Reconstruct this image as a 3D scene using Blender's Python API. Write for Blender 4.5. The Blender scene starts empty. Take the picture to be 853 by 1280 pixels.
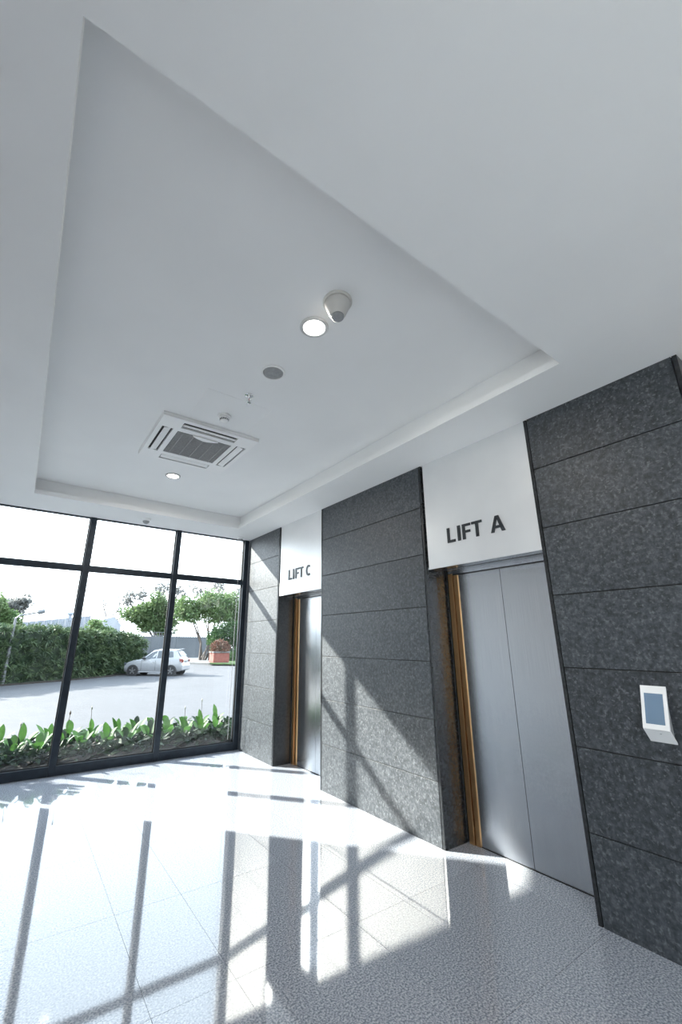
import bpy, bmesh, math, random
from mathutils import Vector, Matrix
random.seed(7)
C = bpy.context.scene.collection
PI = math.pi
# ---------------------------------------------------------------- camera, sky, sun, exposure
W, D, H = 2.924, 6.383, 3.159          # stone wall plane, glass plane, soffit height
XL, YB, TOP = -0.64, -5.5, 3.354       # left wall, back wall, raised ceiling
GZ = -0.35                             # ground level of the forecourt
CAM = Vector((0, 0, 1.5))
YAW, PITCH, ROLL, FPX, CX, CY = 0.609505, 0.293254, 0.0043656, 522.741, 404.067, 646.740
fw = Vector((math.sin(YAW)*math.cos(PITCH), math.cos(YAW)*math.cos(PITCH), math.sin(PITCH)))
rt = Vector((math.cos(YAW), -math.sin(YAW), 0)); up = rt.cross(fw)
RT = math.cos(ROLL)*rt + math.sin(ROLL)*up; UP = -math.sin(ROLL)*rt + math.cos(ROLL)*up
cd = bpy.data.cameras.new('camera'); cam = bpy.data.objects.new('camera', cd); C.objects.link(cam)
cam.matrix_world = Matrix(((RT.x, UP.x, -fw.x, CAM.x), (RT.y, UP.y, -fw.y, CAM.y), (RT.z, UP.z, -fw.z, CAM.z), (0, 0, 0, 1)))
cd.sensor_fit = 'VERTICAL'; cd.sensor_height = 36; cd.lens = 36*FPX/1280
cd.shift_x = (426.5-CX)/1280; cd.shift_y = (CY-640)/1280; cd.clip_end = 400; cd.clip_start = .02
sc = bpy.context.scene; sc.camera = cam
sc.view_settings.view_transform = 'Standard'; sc.view_settings.look = 'None'
sc.view_settings.gamma = 1; sc.view_settings.use_curve_mapping = False
sc.view_settings.exposure = 0.74
SKY, SUN = 3.7, 17.5
w = bpy.data.worlds.new('sky'); sc.world = w; w.use_nodes = True
wn = w.node_tree.nodes; wl = w.node_tree.links
tc = wn.new('ShaderNodeTexCoord'); sx = wn.new('ShaderNodeSeparateXYZ'); rp = wn.new('ShaderNodeValToRGB')
wl.new(tc.outputs['Generated'], sx.inputs[0]); wl.new(sx.outputs['Z'], rp.inputs[0])
rp.color_ramp.elements[0].position = 0.0; rp.color_ramp.elements[0].color = (.90, .945, 1, 1)
rp.color_ramp.elements[1].position = .8; rp.color_ramp.elements[1].color = (.70, .83, 1, 1)
wl.new(rp.outputs[0], wn['Background'].inputs[0]); wn['Background'].inputs[1].default_value = SKY
sd = bpy.data.lights.new('sun', 'SUN'); sun = bpy.data.objects.new('sun', sd); C.objects.link(sun)
sd.energy = SUN; sd.angle = math.radians(.9); sd.color = (1, .935, .85)
sun.rotation_euler = Vector((.858, -1, -.698)).to_track_quat('-Z', 'Y').to_euler(); sun.location = (-5, 12, 8)

def at(px, py, y):
    """the point at depth y seen at pixel px, py of the photograph"""
    d = fw + RT*((px-CX)/FPX) - UP*((py-CY)/FPX)
    return CAM + d*(y/d.y)
def gat(px, py, z=GZ):
    d = fw + RT*((px-CX)/FPX) - UP*((py-CY)/FPX)
    return CAM + d*((z-CAM.z)/d.z)

# ---------------------------------------------------------------- helpers
def tag(o, label=None, cat=None, group=None, kind=None):
    if label: o['label'] = label
    if cat: o['category'] = cat
    if group: o['group'] = group
    if kind: o['kind'] = kind
    return o
def empty(name, loc=(0, 0, 0), rz=0):
    o = bpy.data.objects.new(name, None); C.objects.link(o); o.location = loc; o.rotation_euler = (0, 0, rz)
    o.empty_display_size = .1; return o
class MB:
    def __init__(s): s.v = []; s.f = []; s.sm = False
    def add(s, v, f):
        n = len(s.v); s.v += [tuple(q) for q in v]; s.f += [tuple(i+n for i in q) for q in f]; return s
    def box(s, a, b):
        x0, y0, z0 = [min(p, q) for p, q in zip(a, b)]; x1, y1, z1 = [max(p, q) for p, q in zip(a, b)]
        return s.add([(x0,y0,z0),(x1,y0,z0),(x1,y1,z0),(x0,y1,z0),(x0,y0,z1),(x1,y0,z1),(x1,y1,z1),(x0,y1,z1)],
                     [(3,2,1,0),(4,5,6,7),(0,1,5,4),(1,2,6,5),(2,3,7,6),(3,0,4,7)])
    def prism(s, pts, d):   # closed polygon of 3-D points swept by vector d
        n = len(pts); d = Vector(d)
        return s.add([Vector(p) for p in pts]+[Vector(p)+d for p in pts],
                     [tuple(range(n))[::-1], tuple(range(n, 2*n))]+[(i, (i+1) % n, n+(i+1) % n, n+i) for i in range(n)])
    def tube(s, pts, rs, n=8):
        pts = [Vector(p) for p in pts]; rs = rs if isinstance(rs, (list, tuple)) else [rs]*len(pts)
        V = []; F = []
        for i, p in enumerate(pts):
            t = (pts[min(i+1, len(pts)-1)]-pts[max(i-1, 0)]).normalized()
            a = t.orthogonal().normalized() if abs(t.z) > .95 else t.cross(Vector((0, 0, 1))).normalized()
            b = t.cross(a)
            V += [p+(a*math.cos(2*PI*k/n)+b*math.sin(2*PI*k/n))*rs[i] for k in range(n)]
        for i in range(len(pts)-1):
            F += [(i*n+k, i*n+(k+1) % n, (i+1)*n+(k+1) % n, (i+1)*n+k) for k in range(n)]
        F += [tuple(range(n))[::-1], tuple(range((len(pts)-1)*n, len(pts)*n))]
        return s.add(V, F)
    def lathe(s, c, prof, n=32):  # prof: (radius, z) list
        V = []; F = []; c = Vector(c)
        for r, z in prof: V += [c+Vector((r*math.cos(2*PI*k/n), r*math.sin(2*PI*k/n), z)) for k in range(n)]
        for i in range(len(prof)-1):
            F += [(i*n+k, i*n+(k+1) % n, (i+1)*n+(k+1) % n, (i+1)*n+k) for k in range(n)]
        if prof[0][0] > 1e-6: F.append(tuple(range(n))[::-1])
        if prof[-1][0] > 1e-6: F.append(tuple(range((len(prof)-1)*n, len(prof)*n)))
        return s.add(V, F)
    def mesh(s, name, mat):
        me = bpy.data.meshes.new(name); me.from_pydata(s.v, [], s.f)
        if mat: me.materials.append(mat)
        bm = bmesh.new(); bm.from_mesh(me)
        if len(s.f) < 5000: bmesh.ops.recalc_face_normals(bm, faces=bm.faces)
        bm.to_mesh(me); bm.free(); me.update(); return me
    def build(s, name, mat, parent=None, bevel=0, smooth=False, seg=2):
        me = s.mesh(name, mat)
        o = bpy.data.objects.new(name, me); C.objects.link(o)
        if parent: o.parent = parent
        if smooth:
            for p in me.polygons: p.use_smooth = True
        if bevel:
            m = o.modifiers.new('bevel', 'BEVEL'); m.width = bevel; m.segments = seg; m.limit_method = 'ANGLE'; m.angle_limit = .6
        return o
def bx(name, a, b, mat, parent=None, bevel=0): return MB().box(a, b).build(name, mat, parent, bevel)

# ---------------------------------------------------------------- materials
M = {}
def mat(name, col, rough=.5, metal=0, **k):
    m = bpy.data.materials.new(name); m.use_nodes = True; p = m.node_tree.nodes['Principled BSDF']
    p.inputs['Base Color'].default_value = (*col, 1); p.inputs['Roughness'].default_value = rough; p.inputs['Metallic'].default_value = metal
    for a, b in k.items(): p.inputs[a.replace('_', ' ')].default_value = b
    M[name] = m; return m
def N(m, t): return m.node_tree.nodes.new(t)
def L(m, a, b): m.node_tree.links.new(a, b)
def vary(m, cols, scale=5, detail=4, bump=0, bscale=None, coord='Object', rnd=0, stretch=None, pos=(.35, .65), rough=None):
    """procedural grain: noise through a ramp of colours, with fine relief"""
    p = m.node_tree.nodes['Principled BSDF']; t = N(m, 'ShaderNodeTexCoord'); src = t.outputs[coord]
    if stretch:
        mp = N(m, 'ShaderNodeMapping'); mp.inputs['Scale'].default_value = stretch; L(m, src, mp.inputs[0]); src = mp.outputs[0]
    n = N(m, 'ShaderNodeTexNoise'); n.inputs['Scale'].default_value = scale; n.inputs['Detail'].default_value = detail; L(m, src, n.inputs['Vector'])
    r = N(m, 'ShaderNodeValToRGB'); L(m, n.outputs[0], r.inputs[0])
    el = r.color_ramp.elements; el[0].position = pos[0]; el[1].position = pos[1]
    el[0].color = (*cols[0], 1); el[1].color = (*cols[-1], 1)
    for i, c in enumerate(cols[1:-1]):
        e = el.new(pos[0]+(pos[1]-pos[0])*(i+1)/(len(cols)-1)); e.color = (*c, 1)
    out = r.outputs[0]
    if rnd:
        oi = N(m, 'ShaderNodeObjectInfo'); hs = N(m, 'ShaderNodeHueSaturation'); mr = N(m, 'ShaderNodeMapRange')
        mr.inputs[3].default_value = 1-rnd; mr.inputs[4].default_value = 1+rnd
        L(m, oi.outputs['Random'], mr.inputs[0]); L(m, mr.outputs[0], hs.inputs['Value']); L(m, out, hs.inputs['Color']); out = hs.outputs[0]
    L(m, out, p.inputs['Base Color'])
    if bump:
        n2 = N(m, 'ShaderNodeTexNoise'); n2.inputs['Scale'].default_value = bscale or scale*3; n2.inputs['Detail'].default_value = 3; L(m, src, n2.inputs['Vector'])
        b = N(m, 'ShaderNodeBump'); b.inputs['Strength'].default_value = bump; b.inputs['Distance'].default_value = .002
        L(m, n2.outputs[0], b.inputs['Height']); L(m, b.outputs[0], p.inputs['Normal'])
    return r
vary(mat('ceiling_paint', (.8, .8, .8), .7), [(.86, .865, .865), (.885, .89, .89)], 1.5, 3, .05, 120)
vary(mat('wall_paint', (.8, .8, .78), .6), [(.76, .765, .76), (.80, .80, .795)], 1.2, 3, .05, 90)
# polished light grey granite: voronoi crystals plus fine dark flecks
m = mat('granite_floor', (.4, .4, .42), .05, IOR=1.9)
vary(m, [(.16, .185, .225), (.31, .335, .385), (.50, .525, .57)], 110, 3, 0, rnd=.05, pos=(.36, .64))
p = m.node_tree.nodes['Principled BSDF']
n2 = N(m, 'ShaderNodeTexNoise'); t2 = N(m, 'ShaderNodeTexCoord'); n2.inputs['Scale'].default_value = 9; L(m, t2.outputs['Object'], n2.inputs['Vector'])
b2 = N(m, 'ShaderNodeBump'); b2.inputs['Strength'].default_value = .02; b2.inputs['Distance'].default_value = .004; L(m, n2.outputs[0], b2.inputs['Height']); L(m, b2.outputs[0], p.inputs['Normal'])
vary(mat('floor_grout', (.2, .2, .21), .6), [(.10, .105, .115), (.16, .165, .17)], 60)
# dark flamed stone with pale crystal flakes
m = mat('dark_stone', (.05, .055, .06), .43)
r = vary(m, [(.018, .022, .027), (.042, .049, .057), (.082, .092, .104)], 46, 9, .55, 130, rnd=.16, pos=(.33, .70))
p = m.node_tree.nodes['Principled BSDF']; base = p.inputs['Base Color'].links[0].from_socket
tcs = N(m, 'ShaderNodeTexCoord'); vo = N(m, 'ShaderNodeTexNoise'); vo.inputs['Scale'].default_value = 60; vo.inputs['Detail'].default_value = 2; L(m, tcs.outputs['Object'], vo.inputs['Vector'])
fr_ = N(m, 'ShaderNodeMapRange'); fr_.inputs[1].default_value = .56; fr_.inputs[2].default_value = .74; L(m, vo.outputs[0], fr_.inputs[0])
mc = N(m, 'ShaderNodeMix'); mc.data_type = 'RGBA'; L(m, fr_.outputs[0], mc.inputs['Factor']); L(m, base, mc.inputs['A']); mc.inputs['B'].default_value = (.125, .137, .15, 1); L(m, mc.outputs['Result'], p.inputs['Base Color'])
m.node_tree.nodes['Principled BSDF'].inputs['Specular IOR Level'].default_value = .55
vary(mat('reveal_stone', (.02, .022, .025), .24), [(.014, .016, .018), (.026, .028, .031)], 40, 6)
vary(mat('steel', (.62, .63, .65), .2, 1), [(.47, .49, .52), (.57, .585, .61)], 5, 5, .12, 60, stretch=(60, 60, .5), pos=(.3, .7))
vary(mat('bronze_metal', (.8, .5, .25), .3, 1), [(.78, .46, .21), (.88, .55, .28)], 5, 4, .05, 60, stretch=(60, 60, .5))  # jamb metal with a warm orange tint put into its colour
vary(mat('sign_metal', (.72, .73, .74), .34, .35), [(.70, .71, .72), (.76, .77, .775)], 2, 3, .03, 80)
vary(mat('letter_metal', (.03, .035, .04), .35, .3), [(.022, .026, .03), (.04, .045, .05)], 20)
vary(mat('frame_metal', (.02, .026, .033), .35, .4), [(.019, .027, .038), (.028, .039, .053)], 12, 3, .05, 200)
vary(mat('gasket', (.01, .01, .01), .6), [(.008, .008, .009), (.015, .015, .016)], 30)
vary(mat('core_concrete', (.3, .3, .3), .9), [(.22, .22, .22), (.32, .32, .31)], 6)
vary(mat('plastic_white', (.9, .9, .89), .35), [(.88, .88, .875), (.92, .92, .915)], 3)
vary(mat('plastic_ring', (.6, .6, .6), .35), [(.56, .56, .56), (.62, .62, .62)], 3)
vary(mat('plastic_warm', (.62, .60, .57), .4), [(.58, .56, .53), (.66, .64, .61)], 3)
vary(mat('plastic_grey', (.33, .34, .35), .45), [(.28, .29, .30), (.36, .37, .38)], 40)
vary(mat('grille_grey', (.22, .22, .22), .5), [(.30, .30, .30), (.38, .38, .375)], 60)
vary(mat('slot_black', (.015, .015, .015), .5), [(.01, .01, .01), (.025, .025, .025)], 30)
vary(mat('vent_shadow', (.08, .08, .08), .6), [(.07, .07, .07), (.1, .1, .1)], 40)
vary(mat('chrome', (.8, .8, .8), .12, 1), [(.75, .75, .75), (.85, .85, .85)], 10)
vary(mat('wood_panel', (.55, .26, .10), .35), [(.42, .18, .06), (.62, .30, .12)], 4, 6, .1, 40, stretch=(6, 6, .6))
vary(mat('screen', (.12, .19, .28), .12), [(.16, .24, .34), (.20, .28, .38)], 2)
def emit(name, col, st):
    m = bpy.data.materials.new(name); m.use_nodes = True; p = m.node_tree.nodes['Principled BSDF']
    p.inputs['Base Color'].default_value = (.9, .9, .9, 1); p.inputs['Emission Color'].default_value = (*col, 1); p.inputs['Emission Strength'].default_value = st
    M[name] = m
emit('lamp_white', (1, .97, .93), 6); emit('lamp_warm', (1, .6, .3), 4)
m = bpy.data.materials.new('glass'); m.use_nodes = True; M['glass'] = m; nt = m.node_tree; nt.nodes.remove(nt.nodes['Principled BSDF'])
tr = N(m, 'ShaderNodeBsdfTransparent'); tr.inputs[0].default_value = (.90, .925, .925, 1)
gl = N(m, 'ShaderNodeBsdfGlossy'); gl.inputs['Roughness'].default_value = 0; gl.inputs[0].default_value = (1, 1, 1, 1)
fr = N(m, 'ShaderNodeFresnel'); ge = N(m, 'ShaderNodeNewGeometry'); io = N(m, 'ShaderNodeMapRange')   # same reflectance on both faces of the pane
io.inputs[3].default_value = 1.5; io.inputs[4].default_value = 1/1.5; L(m, ge.outputs['Backfacing'], io.inputs[0]); L(m, io.outputs[0], fr.inputs[0])
mx = N(m, 'ShaderNodeMixShader')
L(m, fr.outputs[0], mx.inputs[0]); L(m, tr.outputs[0], mx.inputs[1]); L(m, gl.outputs[0], mx.inputs[2]); L(m, mx.outputs[0], nt.nodes['Material Output'].inputs[0])
def leafmat(name, a, b, tl=.35, scale=3, rough=.6):
    m = mat(name, a, rough); vary(m, [a, b], scale, 3, rnd=.18)
    p = m.node_tree.nodes['Principled BSDF']; src = p.inputs['Base Color'].links[0].from_socket
    t = N(m, 'ShaderNodeBsdfTranslucent'); L(m, src, t.inputs[0]); x = N(m, 'ShaderNodeMixShader'); x.inputs[0].default_value = tl
    L(m, p.outputs[0], x.inputs[1]); L(m, t.outputs[0], x.inputs[2]); L(m, x.outputs[0], m.node_tree.nodes['Material Output'].inputs[0])
leafmat('leaf_bright', (.03, .095, .018), (.065, .155, .03), .35, 8)
leafmat('leaf_dark', (.007, .02, .009), (.018, .045, .015), .2, 8)  # leaf green darkened to carry the shade deep among the plants
leafmat('leaf_dry', (.09, .06, .04), (.14, .10, .07), .3, 8)
leafmat('hedge_leaf', (.034, .064, .032), (.10, .145, .065), .3, 2.2)
leafmat('tree_leaf', (.07, .13, .045), (.15, .21, .09), .4, 1.2)
leafmat('tree_leaf_grey', (.13, .135, .13), (.19, .195, .185), .3, 1.2)
leafmat('shrub_leaf', (.018, .05, .016), (.05, .10, .03), .3, 2)
leafmat('shrub_red', (.13, .06, .045), (.17, .10, .07), .3, 2)
vary(mat('grass', (.04, .08, .02), .8), [(.03, .06, .015), (.07, .12, .03)], 3, 5, .5, 60)
vary(mat('bark', (.09, .075, .065), .85), [(.06, .05, .042), (.12, .10, .09)], 8, 5, .4, 30)
vary(mat('soil', (.02, .016, .013), .95), [(.010, .009, .008), (.035, .028, .022)], 25, 6, .8, 60)
vary(mat('pale_terrace', (.5, .49, .46), .8), [(.46, .45, .42), (.56, .55, .52)], 2)
vary(mat('kerb_concrete', (.13, .13, .13), .85), [(.10, .10, .10), (.15, .15, .148)], 8, 5, .2, 40)
vary(mat('far_wall', (.07, .075, .085), .9), [(.095, .105, .118), (.12, .13, .142)], .7, 5, .2, 10)
vary(mat('shed_cladding', (.15, .18, .22), .5), [(.19, .22, .265), (.24, .27, .315)], .8, 3)
vary(mat('pale_render', (.19, .205, .23), .7), [(.27, .29, .325), (.32, .34, .365)], .6, 3)
vary(mat('railing_metal', (.12, .13, .14), .5, .3), [(.10, .11, .12), (.14, .15, .16)], 5)
vary(mat('lamp_post_metal', (.15, .155, .165), .45, .5), [(.13, .135, .145), (.18, .185, .195)], 4)
vary(mat('car_paint', (.23, .235, .245), .25, 0, Coat_Weight=.6), [(.225, .23, .24), (.24, .245, .255)], 2)
vary(mat('car_glass', (.05, .06, .07), .08), [(.05, .058, .068), (.07, .08, .09)], 2)
vary(mat('car_rubber', (.012, .012, .013), .8), [(.009, .009, .01), (.016, .016, .017)], 20)
vary(mat('car_trim', (.02, .02, .022), .5), [(.016, .016, .018), (.026, .026, .028)], 10)
vary(mat('alloy', (.14, .14, .145), .35, .7), [(.12, .12, .125), (.17, .17, .175)], 10)
vary(mat('car_light_red', (.17, .022, .015), .2), [(.15, .018, .012), (.20, .03, .02)], 15)
vary(mat('car_light_amber', (.20, .08, .02), .2), [(.17, .06, .015), (.22, .09, .03)], 15)
vary(mat('number_plate', (.14, .15, .155), .5), [(.13, .14, .145), (.155, .165, .17)], 15)
vary(mat('terracotta', (.19, .052, .038), .7), [(.16, .042, .03), (.21, .065, .048)], 5)
vary(mat('flower_white', (.3, .3, .26), .5), [(.26, .27, .22), (.33, .33, .30)], 20)
# forecourt block paving, too flat to the eye to tell the blocks apart
m = mat('block_paving', (.12, .12, .125), .8); p = m.node_tree.nodes['Principled BSDF']
t = N(m, 'ShaderNodeTexCoord'); mp = N(m, 'ShaderNodeMapping'); mp.inputs['Rotation'].default_value = (0, 0, .62); L(m, t.outputs['Object'], mp.inputs[0])
br = N(m, 'ShaderNodeTexBrick'); br.inputs['Scale'].default_value = 1; br.inputs['Brick Width'].default_value = .42; br.inputs['Row Height'].default_value = .21
br.inputs['Mortar Size'].default_value = .012; br.inputs['Color1'].default_value = (.052, .0525, .058, 1); br.inputs['Color2'].default_value = (.064, .0645, .071, 1); br.inputs['Mortar'].default_value = (.044, .044, .048, 1)
L(m, mp.outputs[0], br.inputs['Vector']); nz = N(m, 'ShaderNodeTexNoise'); nz.inputs['Scale'].default_value = .25; nz.inputs['Detail'].default_value = 6; L(m, t.outputs['Object'], nz.inputs['Vector'])
mr = N(m, 'ShaderNodeMapRange'); mr.inputs[1].default_value = .3; mr.inputs[2].default_value = .7; mr.inputs[3].default_value = .88; mr.inputs[4].default_value = 1.1; L(m, nz.outputs[0], mr.inputs[0])
hs = N(m, 'ShaderNodeHueSaturation'); L(m, mr.outputs[0], hs.inputs['Value']); L(m, br.outputs[0], hs.inputs['Color']); L(m, hs.outputs[0], p.inputs['Base Color'])

# ---------------------------------------------------------------- floor
XR = 3.20                                                      # door plane inside the recesses
def struct(o): o['kind'] = 'structure'; return o
fl = MB(); fl.box((XL-.2, YB-.2, -.35), (8.2, D+.07, -.02)); floor = struct(fl.build('floor', M['floor_grout']))
xs = [XL, -.38, 0, .72, 1.10, 1.82, 2.20, 2.93, XR+.02]
ys = [YB]+[1.43+.84*k for k in range(-8, 6)]+[D-.03]
for i in range(len(xs)-1):
    for j in range(len(ys)-1):
        x0, x1, y0, y1 = xs[i], xs[i+1], ys[j], ys[j+1]
        if i == len(xs)-2:
            continue
        bx('floor_tile', (x0+.0008, y0+.0008, -.025), (x1-.0008, y1-.0008, 0), M['granite_floor'], floor)
for a, b in ((1.484, 2.546), (4.223, 5.293)):
    bx('floor_tile', (2.9325, a+.003, -.025), (XR+.02, b-.003, 0), M['granite_floor'], floor)
xx = 2.932
while xx < 8: 
    yy = YB
    for y0, y1 in ((YB, -4.45), (-4.45, -3.61), (-3.61, -2.77), (-2.77, -1.93), (-1.93, -1.09), (-1.09, -.25), (-.25, .5)):
        bx('floor_tile', (xx+.0012, y0+.0012, -.025), (min(xx+.73, 8.1), y1-.0012, 0), M['granite_floor'], floor)
    xx += .732
# ---------------------------------------------------------------- stone lift wall
A3, A2, A1, A0 = 1.484, 2.546, 4.223, 5.293; A4 = .521
core = MB()
for y0, y1 in ((A4+.03, A3-.03), (A2+.03, A1-.03), (A0+.03, D+.06)): core.box((W+.03, y0, 0), (XR+.4, y1, H+.4))
for y0, y1 in ((A3-.04, A2+.04), (A1-.04, A0+.04)):
    core.box((XR+.06, y0, 0), (XR+.4, y1, H+.4)); core.box((W+.04, y0, 2.19), (XR+.4, y1, H+.4))
wall_r = struct(core.build('wall_right', M['core_concrete']))
CZ = [0, .452, .903, 1.360, 1.820, 2.292, 2.742, H]
G = .003
for y0, y1 in ((A4+.026, A3-.026), (A2+.026, A1-.026), (A0+.026, 6.345)):
    for k in range(7):
        dx = random.uniform(-.0008, .0008)
        bx('stone_slab', (W+dx, y0+G, CZ[k]+(G if k else 0)), (W+.03, y1-G, CZ[k+1]-(G if k < 6 else 0)), M['dark_stone'], wall_r, .0012)
bx('joint_backing', (W+.012, A4+.02, .001), (W+.0305, A3-.02, H-.001), M['slot_black'], wall_r)
bx('joint_backing', (W+.012, A2+.02, .001), (W+.0305, A1-.02, H-.001), M['slot_black'], wall_r)
bx('joint_backing', (W+.012, A0+.02, .001), (W+.0305, 6.34, H-.001), M['slot_black'], wall_r)
for y, s, x1 in ((A4, 1, XR+.4), (A3, -1, XR-.002), (A2, 1, XR-.012), (A1, -1, XR-.002), (A0, 1, XR-.012)):
    bx('reveal_panel', (W, y, 0), (x1, y+s*.023, H), M['reveal_stone'], wall_r, .001)
# corridor beyond the end of the stone wall
wc = MB(); wc.box((XR+.35, A4+.03, 0), (8.2, A4+.2, H+.4)); wc.box((8.0, YB, 0), (8.2, A4+.03, H+.4))
o = struct(wc.build('wall_corridor', M['wall_paint']))
# ---------------------------------------------------------------- lift entrances
def entrance(name, ya, yb, seam, jw):
    root = struct(empty(name, (XR, (ya+yb)/2, 0)))
    def b(n, a, c, mt, bev=0):
        o = bx(n, a, c, mt, None, bev); o.parent = root; o.matrix_parent_inverse = Matrix.Translation(-Vector(root.location)); return o
    z1 = 2.142
    b('door_leaf', (XR, ya+.002, .008), (XR+.03, seam-.0015, 2.12), M['steel'], .001)
    b('door_leaf', (XR, seam+.0015, .008), (XR+.03, yb-jw, 2.12), M['steel'], .001)
    b('head_gap', (XR-.014, ya+.004, 2.108), (XR+.03, yb-.026, 2.1165), M['slot_black'])
    b('door_backing', (XR+.032, ya-.02, 0), (XR+.055, yb+.02, 2.2), M['slot_black'])
    b('door_track', (XR-.0, ya+.002, 0), (XR+.03, yb-.03, .004), M['slot_black'])
    w2 = (jw-.025)/2
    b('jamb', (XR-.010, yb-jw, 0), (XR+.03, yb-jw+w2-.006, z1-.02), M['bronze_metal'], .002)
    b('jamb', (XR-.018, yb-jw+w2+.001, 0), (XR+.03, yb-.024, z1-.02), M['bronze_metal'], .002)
    b('lintel', (W+.012, ya, z1-.022+.022), (W+.13, yb, z1+.02), M['steel'], .001)
    b('lintel', (W+.136, ya, z1-.004), (XR+.03, yb, z1+.02), M['steel'], .001)
    b('door_head', (XR-.012, ya+.002, 2.116), (XR+.03, yb-.024, z1-.004), M['steel'])
    b('lintel_groove', (W+.128, ya+.002, z1-.002), (W+.136, yb-.024, z1+.01), M['slot_black'])
    return root
entrance('door_1', A3, A2, 2.002, .122)
entrance('door_2', A1, A0, 4.727, .135)
for k in range(2):
    o = bx('vent_slot', (W+.03, A2-.0015, 2.085+.024*k), (W+.12, A2+.003, 2.091+.024*k), M['slot_black'], wall_r)
# ---------------------------------------------------------------- sign panels with raised letters
def letter(ch):   # outlines in a unit box, v up, u to the reader's right
    if ch == 'L': return [[(0,0),(.62,0),(.62,.17),(.2,.17),(.2,1),(0,1)]]
    if ch == 'I': return [[(0,0),(.2,0),(.2,1),(0,1)]]
    if ch == 'F': return [[(0,0),(.2,0),(.2,.41),(.56,.41),(.56,.57),(.2,.57),(.2,.84),(.6,.84),(.6,1),(0,1)]]
    if ch == 'T': return [[(.27,0),(.47,0),(.47,.84),(.74,.84),(.74,1),(0,1),(0,.84),(.27,.84)]]
    if ch == 'A': return [[(0,0),(.2,0),(.275,.235),(.275,.235),(.325,.39),(.44,.80),(.44,1),(.33,1)],
                          [(.90,0),(.68,0),(.605,.235),(.555,.39),(.44,.80),(.44,1),(.56,1)],
                          [(.275,.235),(.605,.235),(.555,.39),(.325,.39)]]
    if ch == 'C':
        out = [(.43+.43*math.cos(a)*.98, .5+.515*math.sin(a)) for a in [math.radians(52+i*(256/20)) for i in range(21)]]
        inn = [(.45+.25*math.cos(a), .5+.35*math.sin(a)) for a in [math.radians(52+i*(256/20)) for i in range(21)]]
        return [[out[i], out[i+1], inn[i+1], inn[i]] for i in range(20)]
def lift_sign(name, ya, yb, txt, cols, z0, z1, label):
    r = empty(name, (W, (ya+yb)/2, 2.142)); tag(r, label, 'sign')
    p = bx('panel', (W+.004, ya+.001, 2.1425), (W+.03, yb-.026, H), M['sign_metal'], None, .0015)
    inv = Matrix.Translation(-Vector(r.location)); p.parent = r; p.matrix_parent_inverse = inv
    for ch, (y0, y1) in zip(txt, cols):
        mb = MB(); h = z1-z0; uw = {'L': .62, 'I': .2, 'F': .6, 'T': .74, 'A': .9, 'C': .82}[ch]
        for poly in letter(ch):
            mb.prism([(W+.0035, y0+(y1-y0)*u/uw, z0+h*v) for u, v in poly], (-.007, 0, 0))
        o = mb.build('letter_'+ch.lower(), M['letter_metal']); o.parent = r; o.matrix_parent_inverse = inv
    return r
lift_sign('lift_sign', A3, A2, 'LIFTA', [(2.287, 2.205), (2.178, 2.149), (2.128, 2.046), (2.034, 1.937), (1.862, 1.738)], 2.342, 2.473, 'pale metal panel reading LIFT A above the nearer, wider-looking lift doors')
lift_sign('lift_sign', A1, A0, 'LIFTC', [(5.022, 4.935), (4.905, 4.872), (4.838, 4.752), (4.742, 4.640), (4.575, 4.462)], 2.340, 2.478, 'pale metal panel reading LIFT C above the farther lift doors')
# ---------------------------------------------------------------- glazed front
FY0, FY1 = D-.01, D+.055
win = struct(empty('window_1', (1.14, D, 0)))
def wb(n, a, c, mt, bev=.0015):
    o = bx(n, a, c, mt, None, bev); o.parent = win; o.matrix_parent_inverse = Matrix.Translation(-Vector(win.location)); return o
MX = [-.605, .5775, 1.753, 2.885]; HW = [.035, .036, .036, .038]
for x, h in zip(MX, HW): wb('mullion', (x-h, FY0-.015, 0), (x+h, FY1+.03, H+.02), M['frame_metal'], .003)
TZ = 2.448
for i in range(3):
    a, b = MX[i]+HW[i], MX[i+1]-HW[i+1]
    wb('transom', (a, FY0-.005, TZ-.033), (b, FY1+.01, TZ+.035), M['frame_metal'], .003)
    wb('bottom_rail', (a, FY0-.01, 0), (b, FY1+.01, .105), M['frame_metal'], .003)
    wb('head_rail', (a, FY0, H-.012), (b, FY1, H+.02), M['frame_metal'])
    for z0, z1 in ((.095, TZ-.025), (TZ+.028, H)):
        wb('glass_pane', (a-.008, D+.020, z0), (b+.008, D+.026, z1), M['glass'], 0)
        for y in (D+.012, D+.028):
            g = MB(); e = .012
            g.box((a, y, z0), (a+e, y+.006, z1)).box((b-e, y, z0), (b, y+.006, z1)).box((a, y, z0), (b, y+.006, z0+e+.01)).box((a, y, z1-e), (b, y+.006, z1))
            o = g.build('gasket', M['gasket']); o.parent = win; o.matrix_parent_inverse = Matrix.Translation(-Vector(win.location))
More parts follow.
